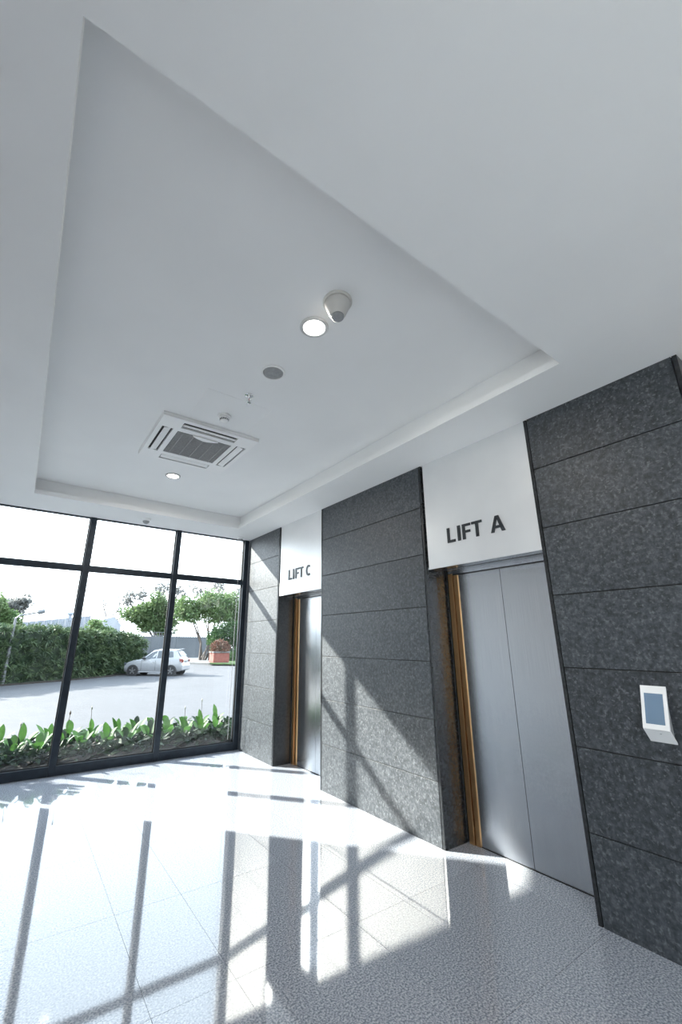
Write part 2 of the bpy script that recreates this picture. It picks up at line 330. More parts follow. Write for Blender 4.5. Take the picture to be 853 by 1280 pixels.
# ---------------------------------------------------------------- ceiling with raised tray
o0 = [(-.144, .963), (2.445, .963), (2.446, 5.742), (-.134, 5.662)]
s = .042
o1 = [(-.144-s, .963-s), (2.445+s, .963-s), (2.446+s, 5.742+s), (-.134-s, 5.662+s)]
ce = MB(); X0, X1, Y0, Y1 = XL-.2, 8.2, YB-.2, D+.075
def ring(inner, z):
    q = [(X0, Y0), (X1, Y0), (X1, Y1), (X0, Y1)]
    ce.add([(x, y, z) for x, y in inner]+[(x, y, z) for x, y in q], [(i, (i+1) % 4, 4+(i+1) % 4, 4+i) for i in range(4)])
def band(a, za, b, zb):
    ce.add([(x, y, za) for x, y in a]+[(x, y, zb) for x, y in b], [(i, (i+1) % 4, 4+(i+1) % 4, 4+i) for i in range(4)])
ring(o0, H); band(o0, H, o0, H+.052); band(o0, H+.052, o1, H+.052); band(o1, H+.052, o1, TOP); ce.add([(x, y, TOP) for x, y in o1], [(0, 1, 2, 3)])
ceil = struct(ce.build('ceiling', M['ceiling_paint']))
rf = MB(); rf.box((X0, Y0, 3.56), (X1, Y1, 3.75)); rf.box((X0, D+.06, H+.002), (X1, Y1+.0, 3.56)); struct(rf.build('roof_slab', M['core_concrete'])).parent = ceil
# access hatch in the tray
hx0, hx1, hy0, hy1 = .86, 1.408, 2.765, 3.27
g = MB(); e = .004
g.box((hx0, hy0, TOP-.0012), (hx1, hy0+e, TOP)).box((hx1-e, hy0, TOP-.0012), (hx1, hy1, TOP)).box((hx0, hy0, TOP-.0012), (hx0+e, hy1, TOP)).box((hx0, hy1-e, TOP-.0012), (hx1, hy1, TOP))
g.build('hatch_trim', M['plastic_white'], ceil)
# ---------------------------------------------------------------- other walls
lw = MB(); lw.box((XL-.2, -.5, 0), (XL, D+.06, H+.4)); wall_l = struct(lw.build('wall_left', M['wall_paint']))
def added_glazing(name, p0, p1, n):     # glazed wall of n bays from p0 to p1, unseen, added for fill light
    r = struct(empty(name, (p0[0], p0[1], 0), math.atan2(p1[1]-p0[1], p1[0]-p0[0]))); ln = math.hypot(p1[0]-p0[0], p1[1]-p0[1])
    for k in range(n+1): bx('mullion', (ln*k/n-.035, -.05, 0), (ln*k/n+.035, .05, H+.02), M['frame_metal'], r)
    for k in range(n):
        a, b = ln*k/n+.035, ln*(k+1)/n-.035
        bx('transom', (a, -.03, TZ-.033), (b, .03, TZ+.035), M['frame_metal'], r); bx('bottom_rail', (a, -.03, 0), (b, .03, .10), M['frame_metal'], r)
        bx('glass_pane', (a-.01, -.003, .09), (b+.01, .003, H), M['glass'], r)
added_glazing('window_2', (XL-.06, -.54), (XL-.06, -4.2), 3)  # opening behind the viewer, made up so sunlight bounces onto the ceiling
struct(MB().box((XL-.2, YB-.2, 0), (XL, -4.2, H+.4)).build('wall_left_rear', M['wall_paint']))
struct(MB().box((XL-.2, YB-.2, 0), (8.2, YB, H+.4)).build('wall_back', M['reveal_stone']))
struct(MB().box((-26, -24, GZ-.25), (XL-.2, 5.5, -.16)).build('terrace', M['pale_terrace']))  # unseen pale paving, added to throw sunlight up through the side opening
# ---------------------------------------------------------------- ceiling fittings
def local(root, o): o.parent = root; return o
def cassette():
    cx, cy = 1.112, 3.758; hw, hd = .44, .475; z = TOP
    r = empty('air_conditioner', (cx, cy, z)); tag(r, 'white square four-way ceiling air conditioner with grey centre grille', 'air conditioner')
    hole = [(-.245, -.26, .245, .26)]
    f = MB(); zl = -.034
    q0 = [(-hw, -hd), (hw, -hd), (hw, hd), (-hw, hd)]; q1 = [(-hw+.02, -hd+.02), (hw-.02, -hd+.02), (hw-.02, hd-.02), (-hw+.02, hd-.02)]
    f.box((-hw, -hd, -.014), (hw, hd, 0))
    # face bars around four outlet slots
    a, b = .30, .395        # slot band inner/outer distance in x
    c, d = .32, .425
    f.box((-hw+.004, -hd+.004, zl), (-b, hd-.004, -.014)).box((b, -hd+.004, zl), (hw-.004, hd-.004, -.014))
    f.box((-b, -hd+.004, zl), (b, -d, -.014)).box((-b, d, zl), (b, hd-.004, -.014))
    f.box((-b, -d, zl), (-a, -.27, -.014)).box((-b, .27, zl), (-a, d, -.014)).box((a, -d, zl), (b, -.27, -.014)).box((a, .27, zl), (b, d, -.014))
    f.box((-a, -d, zl), (-.25, -c, -.014)).box((.25, -d, zl), (a, -c, -.014)).box((-a, c, zl), (-.25, d, -.014)).box((.25, c, zl), (a, d, -.014))
    f.box((-a, -c, zl), (-.255, c, -.014)).box((.255, -c, zl), (a, c, -.014)).box((-.255, -c, zl), (.255, -.25, -.014)).box((-.255, .25, zl), (.255, c, -.014))
    f.build('face_panel', M['plastic_white'], r)
    for sx_ in (-1, 1):
        bx('outlet', (sx_*(a+.004), -.268, -.02), (sx_*(b-.004), .268, -.0145), M['slot_black'], r)
        v = MB(); v.prism([(sx_*.32, -.262, -.020), (sx_*.318, -.262, -.026), (sx_*.372, -.262, -.040), (sx_*.376, -.262, -.034)], (0, .524, 0)); v.build('louver', M['plastic_white'], r)
    for sy in (-1, 1):
        bx('outlet', (-.248, sy*(c+.004), -.02), (.248, sy*(d-.004), -.0145), M['slot_black'], r)
        v = MB(); v.prism([(-.243, sy*.345, -.020), (-.243, sy*.343, -.026), (-.243, sy*.392, -.038), (-.243, sy*.396, -.032)], (.486, 0, 0)); v.build('louver', M['plastic_white'], r)
    gr = bx('grille', (-.252, -.247, -.028), (.252, .247, -.016), M['vent_shadow'], r)
    sl = MB()
    for k in range(33): y = -.24+k*.015; sl.box((-.25, y-.0035, -.036), (.25, y+.0035, -.028))
    for k in range(5): x = -.2+k*.1; sl.box((x-.004, -.246, -.0375), (x+.004, .246, -.028))
    sl.build('grille_bars', M['grille_grey'], gr)
    h = MB(); pts = []
    n = 14
    h.prism([(-.12+.24*i/n, -.262, -.036) for i in range(n+1)]+[(.12-.24*i/n, -.262+.045*math.sin(PI*i/n)+.01, -.036) for i in range(n+1)], (0, 0, -.012))
    h.build('grille_handle', M['plastic_white'], r, .002)
    return r
cassette()
def downlight(x, y, z, label, R=.088, name='downlight', e='lamp_white'):
    r = empty(name, (x, y, z)); tag(r, label, 'light', 'round recessed downlights')
    MB().lathe((0, 0, 0), [(R, 0), (R, -.006), (R-.006, -.012), (R-.021, -.010), (R-.021, -.002)], 40).build('trim_ring', M['plastic_ring'], r, smooth=False)
    MB().lathe((0, 0, 0), [(R-.0215, -.001), (R-.0215, -.007), (0, -.0075)], 40).build('lamp_disc', M[e], r)
    ld = bpy.data.lights.new('lamp_glow', 'AREA'); ld.shape = 'DISK'; ld.size = 2*(R-.02); ld.energy = 9 if e == 'lamp_white' else 6; ld.color = (1, .93, .84) if e == 'lamp_white' else (1, .5, .22)
    lo = bpy.data.objects.new('lamp_glow', ld); C.objects.link(lo); lo.parent = r; lo.location = (0, 0, -.012)
    return r
downlight(1.16, 1.765, TOP, 'bright round downlight in the tray, beside the cone-shaped detector')
downlight(1.147, 4.68, TOP, 'bright round downlight in the tray, beyond the air conditioner', R=.085)
downlight(1.16, -.6, H, 'round downlight in the soffit behind the viewer')
downlight(1.16, -2.4, H, 'round downlight in the soffit by the back wall')
for k, x in enumerate((4.3, 6.2)): downlight(x, -1.0, H, 'warm corridor downlight, %s' % ('nearer the stone wall end' if k == 0 else 'deeper in the corridor'), name='corridor_downlight', e='lamp_warm')
r = empty('ceiling_detector', (1.158, 1.525, TOP)); tag(r, 'large grey cone-shaped detector on the ceiling tray, beside a downlight', 'detector')
MB().lathe((0, 0, 0), [(.083, 0), (.083, -.008), (.077, -.014)], 40).build('base_ring', M['plastic_warm'], r)
MB().lathe((0, 0, 0), [(.075, -.014), (.070, -.03), (.047, -.088), (.040, -.098), (.036, -.1)], 40).build('housing', M['plastic_warm'], r, smooth=True)
MB().lathe((0, 0, 0), [(.036, -.0995), (.034, -.112), (.026, -.116), (0, -.117)], 32).build('lens', M['plastic_grey'], r, smooth=True)
r = empty('ceiling_speaker', (1.17, 2.307, TOP)); tag(r, 'flat round grey ceiling speaker with white rim, between downlight and sprinkler', 'speaker')
MB().lathe((0, 0, 0), [(.088, 0), (.088, -.005), (.084, -.009), (.073, -.009), (.072, -.003)], 40).build('rim', M['plastic_white'], r)
MB().lathe((0, 0, 0), [(.0715, -.002), (.0715, -.005), (.04, -.011), (0, -.013)], 40).build('grille', M['plastic_grey'], r, smooth=True)
c = MB()
for rad in (.018, .034, .05, .063): c.lathe((0, 0, 0), [(rad, -.0135+rad*.1), (rad+.003, -.0150+rad*.11), (rad+.006, -.0125+rad*.1)], 32)
c.build('grille_rings', M['grille_grey'], r)
r = empty('sprinkler_head', (1.157, 2.672, TOP)); tag(r, 'small chrome fire sprinkler head hanging from the ceiling tray', 'sprinkler')
MB().lathe((0, 0, 0), [(.034, 0), (.033, -.004), (.012, -.006), (.012, -.02), (.016, -.024), (.012, -.03), (.005, -.032)], 24).build('escutcheon', M['chrome'], r)
a = MB(); a.tube([(.010, 0, -.028), (.017, 0, -.04), (.012, 0, -.054), (0, 0, -.062)], .0028, 6); a.tube([(-.010, 0, -.028), (-.017, 0, -.04), (-.012, 0, -.054), (0, 0, -.062)], .0028, 6); a.build('frame_arm', M['chrome'], r)
MB().tube([(0, 0, -.03), (0, 0, -.058)], .003, 8).build('bulb', M['car_light_red'], r)
dfl = MB().lathe((0, 0, 0), [(.006, -.060), (.017, -.064), (.017, -.066), (0, -.067)], 16).build('deflector', M['chrome'], r)
r = empty('smoke_detector', (1.118, 3.075, TOP)); tag(r, 'small white domed smoke detector beside the air conditioner', 'detector')
MB().lathe((0, 0, 0), [(.055, 0), (.055, -.014), (.050, -.018)], 32).build('base', M['plastic_white'], r)
MB().lathe((0, 0, 0), [(.046, -.018), (.046, -.024), (.040, -.032)], 32).build('chamber_rim', M['plastic_white'], r)
c = MB()
for k in range(12):
    a = 2*PI*k/12; c.box((.034*math.cos(a)-.004, .034*math.sin(a)-.004, -.044), (.034*math.cos(a)+.004, .034*math.sin(a)+.004, -.03))
c.build('vent_posts', M['plastic_grey'], r)
MB().lathe((0, 0, 0), [(.030, -.03), (.030, -.045), (.036, -.045), (.034, -.052), (.016, -.058), (0, -.059)], 32).build('cap', M['plastic_white'], r, smooth=True)
def domecam(x, y, label, s=1):
    r = empty('dome_camera', (x, y, H)); tag(r, label, 'camera')
    MB().lathe((0, 0, 0), [(.062*s, 0), (.062*s, -.022*s), (.055*s, -.032*s), (.046*s, -.036*s)], 32).build('base', M['plastic_white'], r)
    MB().lathe((0, 0, 0), [(.045*s, -.034*s)]+[(.045*s*math.cos(t*PI/16), -.036*s-.04*s*math.sin(t*PI/16)) for t in range(0, 9)], 32).build('dome', M['plastic_grey'], r, smooth=True)
    return r
domecam(1.182, 6.0, 'white dome camera with grey bubble on soffit above the glass wall')
r = domecam(2.70, 6.22, 'small white dome camera in the soffit corner by the far stone pillar', .85)
MB().tube([(.045, .10, -.0), (.045, .11, -.5), (.045, .115, -1.6), (.045, .12, -3.0)], .0035, 6).build('cable', M['plastic_grey'], r)  # thin tube standing for a line reflected in the corner glass
# ---------------------------------------------------------------- access reader on the near pillar
r = empty('access_reader', (W, .99, 1.05)); tag(r, 'white wall-mounted access reader with blue-grey screen on stone pillar', 'access reader')
def prof(pts, y0, y1, n, mt, bev=0):
    return MB().prism([(x, y0, z) for x, z in pts], (0, y1-y0, 0)).build(n, mt, r, bev)
yc = .060
def face(z): return -.004-.070*(.234-z)/.213          # sloping front, leaning out towards its foot
prof([(0, .234), (face(.234), .234), (face(.021), .021), (face(.021)+.016, .024), (0, .222)], -yc, yc, 'front_plate', M['plastic_white'], .0015)
prof([(face(.021)+.0005, .0205), (-.004, -.050), (0, -.050), (0, -.040), (face(.021)+.014, .0225)], -yc, yc, 'lip', M['plastic_white'], .0015)
prof([(0, .20), (-.012, .198), (face(.021)+.02, .024), (face(.021)+.02, .016), (0, -.03)], -yc+.008, yc-.008, 'inner_body', M['plastic_grey'])
prof([(face(.196)-.0012, .196), (face(.196)+.004, .196), (face(.046)+.004, .046), (face(.046)-.0012, .046)], -yc+.017, yc-.017, 'screen', M['screen'])
g = MB()
for k in range(3): g.box((-.0545+.006*k, -.014+.010*k, -.0015-.0035*k), (-.0485+.006*k, -.007+.010*k, .0035-.0035*k))
g.build('indicator', M['plastic_grey'], r)

# ================================================================ OUTSIDE
gd = MB().box((-60, D+.08, GZ-.3), (90, 160, GZ)); struct(gd.build('ground', M['block_paving']))
# planting bed against the glass
pb = MB(); pb.box((-2.2, D+.10, GZ), (4.4, D+.16, .02)); pb.box((-2.2, 7.50, GZ), (4.4, 7.62, .20)); pb.box((-2.3, D+.10, GZ), (-2.2, 7.62, .20)); pb.box((4.4, D+.10, GZ), (4.5, 7.62, .20))
bed = struct(pb.build('planter_bed', M['kerb_concrete']))
so = MB(); nx, ny = 60, 12; V = []; F = []
for j in range(ny+1):
    for i in range(nx+1):
        V.append((-2.2+6.6*i/nx, D+.16+(7.5-D-.16)*j/ny, .06+random.uniform(0, .05)+.05*j/ny))
for j in range(ny):
    for i in range(nx): a = j*(nx+1)+i; F.append((a, a+1, a+nx+2, a+nx+1))
so.add(V, F).build('soil', M['soil'], bed)
def leafmesh(name, mt, ln, wd, curl, n=6):
    V = []; F = []
    for i in range(n+1):
        t = i/n; w_ = wd*math.sin(PI*min(1, t*.93+.05))**.8*(1-.15*t); y = ln*t*math.cos(curl*t); z = ln*t*math.sin(.25)-curl*ln*t*t*.5
        V += [(-w_/2, y, z+.12*w_), (0, y, z-.08*w_), (w_/2, y, z+.12*w_)]
    for i in range(n):
        a = i*3; F += [(a, a+1, a+4, a+3), (a+1, a+2, a+5, a+4)]
    b = MB(); b.add([(-.003, -.02, 0), (.003, -.02, 0), (.003, .01, 0), (-.003, .01, 0)], [(0, 1, 2, 3)]); b.add(V, F)
    me = b.mesh(name, mt)
    for p_ in me.polygons: p_.use_smooth = True
    return me
LM = [leafmesh('leaf', M['leaf_bright'], .22, .10, .6), leafmesh('leaf', M['leaf_bright'], .19, .11, 1.0), leafmesh('leaf', M['leaf_bright'], .24, .09, .4),
      leafmesh('leaf', M['leaf_dark'], .22, .08, .7), leafmesh('leaf', M['leaf_dry'], .17, .06, 1.1)]
stemm = MB().tube([(0, 0, 0), (0, 0, 1)], .004, 5).mesh('stem', M['leaf_dark'])
def plant(x, y, h, n, label, group, flowers=0):
    r = empty('leafy_plant', (x, y, .08)); tag(r, label, 'plant', group)
    for k in range(n):
        a = 2*PI*k*.382+random.uniform(-.3, .3); t = k/n
        tilt = .38+.95*t+random.uniform(-.12, .12)      # inner leaves stand up, outer ones lean
        hh = h*(1-.55*t)*random.uniform(.8, 1.05)
        me = LM[random.choice((0, 0, 1, 2, 2, 3)) if t < .65 else random.choice((3, 3, 1, 4))]
        o = bpy.data.objects.new('leaf', me); C.objects.link(o); o.parent = r
        rad = .02+.07*t
        o.location = (math.sin(-a)*rad*1.2, math.cos(a)*rad*1.2, hh*.55)
        o.rotation_euler = (PI/2-tilt, 0, a); sc_ = random.uniform(.8, 1.15); o.scale = (sc_, sc_, sc_)
        st = bpy.data.objects.new('stem', stemm); C.objects.link(st); st.parent = r
        v = Vector(o.location); st.rotation_euler = v.to_track_quat('Z', 'Y').to_euler(); st.scale = (1, 1, v.length)
    for k in range(flowers):
        fx, fy = random.uniform(-.05, .05), random.uniform(-.05, .05); z = h+random.uniform(.10, .16)
        q = MB().tube([(0, 0, .0), (fx*.5, fy*.5, z*.5), (fx, fy, z)], .003, 5).build('flower_stalk', M['leaf_dry'], r)
        MB().lathe((fx, fy, z), [(.002, 0), (.010, .015), (.011, .03), (.004, .055)], 8).build('flower', M['flower_white'] if k == 0 else M['leaf_dry'], q, smooth=True)
    return r
ordn = ['first', 'second', 'third', 'fourth', 'fifth', 'sixth', 'seventh', 'eighth', 'ninth', 'tenth', 'eleventh', 'twelfth', 'thirteenth', 'fourteenth']
for k in range(13):
    x = 2.78-.262*k+random.uniform(-.04, .04)
    plant(x, 6.84+random.uniform(-.05, .05), random.uniform(.30, .37), 9, 'broad-leaved green plant in the row nearest the glass, %s from the stone pillar' % ordn[k], 'plants in the row nearest the glass', flowers={10: 1, 8: 2, 5: 0, 2: 1}.get(k, 0))
for k in range(13):
    x = 2.93-.262*k+random.uniform(-.05, .05)
    plant(x, 7.2+random.uniform(-.05, .05), random.uniform(.33, .40), 8, 'broad-leaved green plant in the row farther from the glass, %s from the stone pillar' % ordn[k], 'plants in the row along the kerb', flowers={1: 1, 7: 1}.get(k, 0))
# taller shrubs in the same bed, left of the glass bays seen
for k, (x, y, hh) in enumerate(((-.72, 7.12, .95), (-1.72, 7.1, 1.1))):
    r = empty('garden_shrub', (x, y, .08)); tag(r, 'leafy shrub in the planting bed left of the plants, %s' % ('nearer them' if k == 0 else 'farther from them'), 'shrub')
    q = MB()
    for _ in range(420):
        v = Vector((random.gauss(0, 1), random.gauss(0, 1), random.gauss(0, 1))).normalized()*random.uniform(.5, 1); p_ = Vector((v.x*.42, v.y*.30, hh*.55+v.z*hh*.45))
        d_ = (v+Vector((random.uniform(-.6, .6), random.uniform(-.6, .6), random.uniform(-.3, .8)))).normalized(); s_ = d_.orthogonal().normalized()*.035
        q.add([p_, p_+d_*.08-s_, p_+d_*.17, p_+d_*.08+s_], [(0, 1, 2, 3)])
    o = q.build('foliage', M['shrub_leaf'], r); o['kind'] = 'stuff'
    st_ = MB()
    for j in range(5): a = 2*PI*j/5; st_.tube([(0, 0, 0), (.1*math.cos(a), .08*math.sin(a), hh*.4), (.25*math.cos(a), .18*math.sin(a), hh*.8)], [.012, .009, .004], 5)
    st_.build('stems', M['bark'], r)
# low undergrowth between the plants, its shade put into the leaf colour
def blades(b, c, n, L0, W0, fn):
    for _ in range(n):
        p_, d_ = fn(); l = L0*random.uniform(.6, 1.3); w_ = W0*random.uniform(.7, 1.2)
        d_ = d_.normalized(); s_ = d_.cross(Vector((random.uniform(-1, 1), random.uniform(-1, 1), random.uniform(-1, 1))))
        if s_.length < .05: s_ = d_.orthogonal()
        s_ = s_.normalized()*w_*.5; q = p_+d_*l*.5
        b.add([p_, q-s_, p_+d_*l+Vector((0, 0, -.15*l)), q+s_], [(0, 1, 2, 3)])
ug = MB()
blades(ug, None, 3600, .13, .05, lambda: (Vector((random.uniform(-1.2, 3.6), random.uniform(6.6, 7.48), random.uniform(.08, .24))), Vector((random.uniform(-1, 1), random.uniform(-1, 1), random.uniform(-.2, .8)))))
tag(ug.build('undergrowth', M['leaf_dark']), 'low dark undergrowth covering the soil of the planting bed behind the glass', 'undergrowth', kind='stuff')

# hedge ---------------------------------------------------------------
hp = [Vector((-9.5, 17.4, 0)), Vector((-.32, 24.66, 0)), Vector((2.28, 26.2, 0)), Vector((4.2, 27.8, 0)), Vector((7.2, 31.2, 0))]
def hedge_at(s_):
    seg = []
    tot = sum((hp[i+1]-hp[i]).length for i in range(4)); s_ *= tot
    for i in range(4):
        l = (hp[i+1]-hp[i]).length
        if s_ <= l or i == 3: d_ = (hp[i+1]-hp[i]).normalized(); return hp[i]+d_*s_, Vector((-d_.y, d_.x, 0))
        s_ -= l
def htop(s_): return 2.13+.07*math.sin(s_*23)+.05*math.sin(s_*61+1)-.42*max(0, (s_-.80)/.2)
hb = MB()
def hfn():
    s_ = random.random()**.8; c_, n_ = hedge_at(s_); T = htop(s_); u = random.random()
    if u < .72:
        z = GZ+.05+(T-GZ-.05)*random.random(); p_ = c_+n_*random.uniform(-.12, .35); p_.z = z
        d_ = -n_*random.uniform(.4, 1.2)+Vector((random.uniform(-.9, .9), random.uniform(-.9, .9), random.uniform(-.3, 1.0)))
    else:
        p_ = c_+n_*random.uniform(0, 1.5); p_.z = T-random.uniform(0, .3)
        d_ = Vector((random.uniform(-.8, .8), random.uniform(-.8, .8), random.uniform(.4, 1.2)))
    return p_, d_
# palm-like clusters: fans of narrow blades
for _ in range(3800):
    p_, d_ = hfn(); d_.normalize()
    for k in range(7):
        q = d_+Vector((random.uniform(-.8, .8), random.uniform(-.8, .8), random.uniform(-.5, .7))); q.normalize()
        l = random.uniform(.22, .42); s_ = q.cross(Vector((random.uniform(-1, 1), random.uniform(-1, 1), 1))).normalized()*random.uniform(.018, .034)
        m_ = p_+q*l*.5
        hb.add([p_, m_-s_, p_+q*l+Vector((0, 0, -.2*l)), m_+s_], [(0, 1, 2, 3)])
hedge = tag(empty('hedge', (hp[1].x, hp[1].y, GZ)), 'tall trimmed green hedge of narrow leaves along the forecourt', 'hedge')
inv = Matrix.Translation(-Vector(hedge.location))
o = hb.build('foliage', M['hedge_leaf']); o['kind'] = 'stuff'; o.parent = hedge; o.matrix_parent_inverse = inv
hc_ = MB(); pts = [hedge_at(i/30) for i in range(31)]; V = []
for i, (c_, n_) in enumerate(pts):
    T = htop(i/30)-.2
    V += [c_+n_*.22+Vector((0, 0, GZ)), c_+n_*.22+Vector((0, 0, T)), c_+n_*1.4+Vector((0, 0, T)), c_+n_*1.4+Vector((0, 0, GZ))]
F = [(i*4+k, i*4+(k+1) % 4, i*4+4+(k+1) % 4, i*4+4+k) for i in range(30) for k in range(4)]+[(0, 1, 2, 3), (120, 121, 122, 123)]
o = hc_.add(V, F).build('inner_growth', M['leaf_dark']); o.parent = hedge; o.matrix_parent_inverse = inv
hk = MB(); V = []
for i, (c_, n_) in enumerate(pts): V += [c_-n_*.32+Vector((0, 0, GZ)), c_-n_*.32+Vector((0, 0, GZ+.07)), c_-n_*.2+Vector((0, 0, GZ+.07)), c_-n_*.2+Vector((0, 0, GZ))]
struct(hk.add(V, F).build('hedge_kerb', M['soil']))

# boundary wall and railing -------------------------------------------
wa, wb_ = gat(118, 824), gat(268, 822.3)
d_ = (wb_-wa); dl = d_.length; d_.normalize(); nrm = Vector((-d_.y, d_.x, 0))
TW = 2.28
wr_ = empty('boundary_wall', wa); tag(wr_, 'long plain grey boundary wall behind the parked car', 'wall'); inv = Matrix.Translation(-wa)
k = 0; s0 = 0; 
while s0 < dl:
    s1 = min(s0+3.0, dl); a = wa+d_*s0; b = wa+d_*(s1-.02)
    o = MB().prism([a, b, b+nrm*.25, a+nrm*.25], (0, 0, TW-GZ)).build('wall_panel', M['far_wall']); o.parent = wr_; o.matrix_parent_inverse = inv; s0 = s1
rl = MB(); s0 = 0
while s0 < dl: a = wa+d_*s0+nrm*.12; rl.box((a.x-.03, a.y-.03, TW), (a.x+.03, a.y+.03, TW+.55)); s0 += .30
for z in (TW+.1, TW+.5): a = wa+nrm*.1+Vector((0, 0, z-wa.z)); b = wb_+nrm*.1+Vector((0, 0, z-wa.z)); rl.tube([a, b], .03, 4)
o = rl.build('railing', M['railing_metal']); o.parent = wr_; o.matrix_parent_inverse = inv
g = gat(250, 821)
o = MB().box((g.x-3.2, g.y-1.2, GZ), (g.x-1.2, g.y-.2, GZ+.75)).build('utility_box', M['pale_render']); tag(o, 'low pale box standing against the boundary wall behind the car', 'box')
# pavement and grass beyond the forecourt
gp = MB().prism([gat(205, 829), gat(320, 832.5), gat(320, 822), gat(205, 822)], (0, 0, .12)); struct(gp.build('far_pavement', M['kerb_concrete']))
gv = [gat(262, 832), gat(318, 833), gat(318, 823), gat(266, 826)]
for v in gv: v.z += .1
tag(MB().prism(gv, (0, 0, .10)).build('grass_verge', M['grass']), 'strip of short grass around the red planter at the forecourt edge', 'grass', kind='stuff')
# red planter ----------------------------------------------------------
pA, pB = gat(268, 831), gat(285, 831.5)
pr = empty('red_planter', (pA+pB)/2); tag(pr, 'square terracotta-red planter box at the far edge of the forecourt', 'planter')
hw = (pB-pA).length/2
MB().box((-hw, 0, .205), (hw, 1.1, 1.02)).build('box', M['terracotta'], pr, .03)
MB().box((-hw-.05, -.05, 1.02), (hw+.05, 1.15, 1.14)).build('rim', M['kerb_concrete'], pr, .01)
rb = MB()
def bl(c0, rx, ry, rz):
    def f():
        v = Vector((random.gauss(0, 1), random.gauss(0, 1), random.gauss(0, 1))).normalized()
        q = Vector((v.x*rx, v.y*ry, v.z*rz))*random.uniform(.7, 1)
        return Vector(c0)+q, v+Vector((random.uniform(-.7, .7), random.uniform(-.7, .7), random.uniform(-.5, .9)))
    return f
blades(rb, None, 700, .3, .13, bl((0, .5, 1.5), .75, .6, .55)); o = rb.build('red_foliage', M['shrub_red'], pr); o['kind'] = 'stuff'

# trees and shrubs ------------------------------------------------------
def tree(px, base_y, dep, blobs, leaf, label, trunks=3, lsize=.34, nl=2600, tw=.12, name='tree', cat='tree', spread=.35):
    b0 = at(px, base_y, dep); b0.z = GZ
    r = empty(name, b0); tag(r, label, cat)
    fb = MB(); cs = []
    for (bx_, by_, rpx, rpy) in blobs:
        c0 = at(bx_, by_, dep); sc_ = (at(bx_+rpx, by_, dep)-c0).length; sz = (at(bx_, by_-rpy, dep)-c0).length
        cs.append((c0-b0, sc_, sz))
    tot = sum(a*b for _, a, b in cs)
    for c0, sx_, sz in cs:
        n = int(nl*2.4*sx_*sz/tot); m_ = max(8, n//36)
        for q in range(m_):      # each crown lobe is a cloud of small leaf clusters
            v = Vector((random.gauss(0, 1), random.gauss(0, 1), random.gauss(0, 1))).normalized()*random.uniform(.45, 1.05)
            c1 = c0+Vector((v.x*sx_, v.y*sx_*.9, v.z*sz)); rr = (sx_+sz)*random.uniform(.15, .30)
            blades(fb, None, n//m_, lsize*.6, lsize*.36, bl(c1, rr, rr, rr*.7))
    o = fb.build('foliage', M[leaf], r); o['kind'] = 'stuff'
    tb = MB(); tops = cs if len(cs) <= 5 else random.sample(cs, 5)
    zb = min(c0.z for c0, _, _ in cs)
    for i, (c0, sx_, sz) in enumerate(cs):
        s0 = Vector((random.uniform(-spread, spread), random.uniform(-spread, spread), 0)); mid = s0.lerp(Vector((c0.x*.35, c0.y*.35, zb*.55)), .7)
        tb.tube([s0, mid, c0*.7+Vector((0, 0, c0.z*.05)), c0], [tw, tw*.8, tw*.5, tw*.2], 6)
        for k in range(3):
            e_ = c0+Vector((random.uniform(-1, 1)*sx_, random.uniform(-1, 1)*sx_, random.uniform(.2, 1)*sz)); tb.tube([c0*.75, c0*.9+e_*.1, e_], [tw*.4, tw*.25, tw*.08], 5)
    tb.build('trunk', M['bark'], r); return r
tree(205, 818, 62, [(172, 768, 15, 9), (195, 757, 15, 13), (212, 765, 14, 14), (188, 778, 16, 9), (206, 783, 14, 9)], 'tree_leaf', 'bushy green tree rising behind the boundary wall left of the window bar', nl=3600, lsize=.75, tw=.22)
tree(196, 818, 66, [(160, 748, 7, 11), (178, 745, 8, 8), (205, 737, 12, 7), (222, 742, 10, 8)], 'tree_leaf_grey', 'thin greyish sparsely leaved tree behind the bushy green tree', nl=420, lsize=.7, tw=.16)
tree(140, 818, 86, [(130, 757, 8, 14), (143, 770, 9, 12), (150, 752, 8, 13)], 'tree_leaf_grey', 'nearly bare thin tree leftmost behind the boundary wall', nl=170, lsize=.6, tw=.12)
tree(258, 823, 46, [(240, 765, 15, 12), (262, 752, 17, 12), (284, 755, 16, 12), (272, 768, 20, 9), (233, 757, 9, 10), (292, 770, 12, 12)], 'tree_leaf', 'spreading multi-stemmed green tree beside the red planter', nl=4200, lsize=.5, tw=.13, spread=.9)
tree(262, 823, 49, [(250, 738, 12, 7), (275, 738, 12, 7), (296, 745, 9, 9)], 'tree_leaf_grey', 'grey-brown twiggy tree crown behind the spreading green tree', nl=380, lsize=.5, tw=.1)
tree(285, 824, 42, [(270, 796, 10, 12), (288, 790, 12, 12), (298, 806, 10, 14), (276, 812, 8, 10)], 'shrub_leaf', 'dense dark green shrub behind the red planter', nl=3200, lsize=.4, tw=.07, name='shrub', cat='shrub')
tree(293, 829, 40.5, [(290, 822, 7, 7), (299, 818, 8, 9)], 'tree_leaf', 'low light green shrub right of the red planter', nl=900, lsize=.28, tw=.03, name='shrub', cat='shrub')
tree(-6, 812, 36, [(4, 778, 16, 13), (-14, 764, 18, 18), (20, 788, 10, 8)], 'tree_leaf', 'light green tree behind the hedge at the left edge', nl=2600, lsize=.42, tw=.14)
tree(22, 812, 40, [(14, 755, 13, 9), (32, 752, 8, 7), (24, 762, 12, 8)], 'tree_leaf_grey', 'grey-leaved tree behind the hedge beside the street lamp', nl=520, lsize=.5, tw=.1)
tree(124, 818, 58, [(118, 786, 9, 12), (128, 792, 9, 9)], 'tree_leaf', 'small green tree between the shed and the pale building', nl=900, lsize=.5, tw=.1)

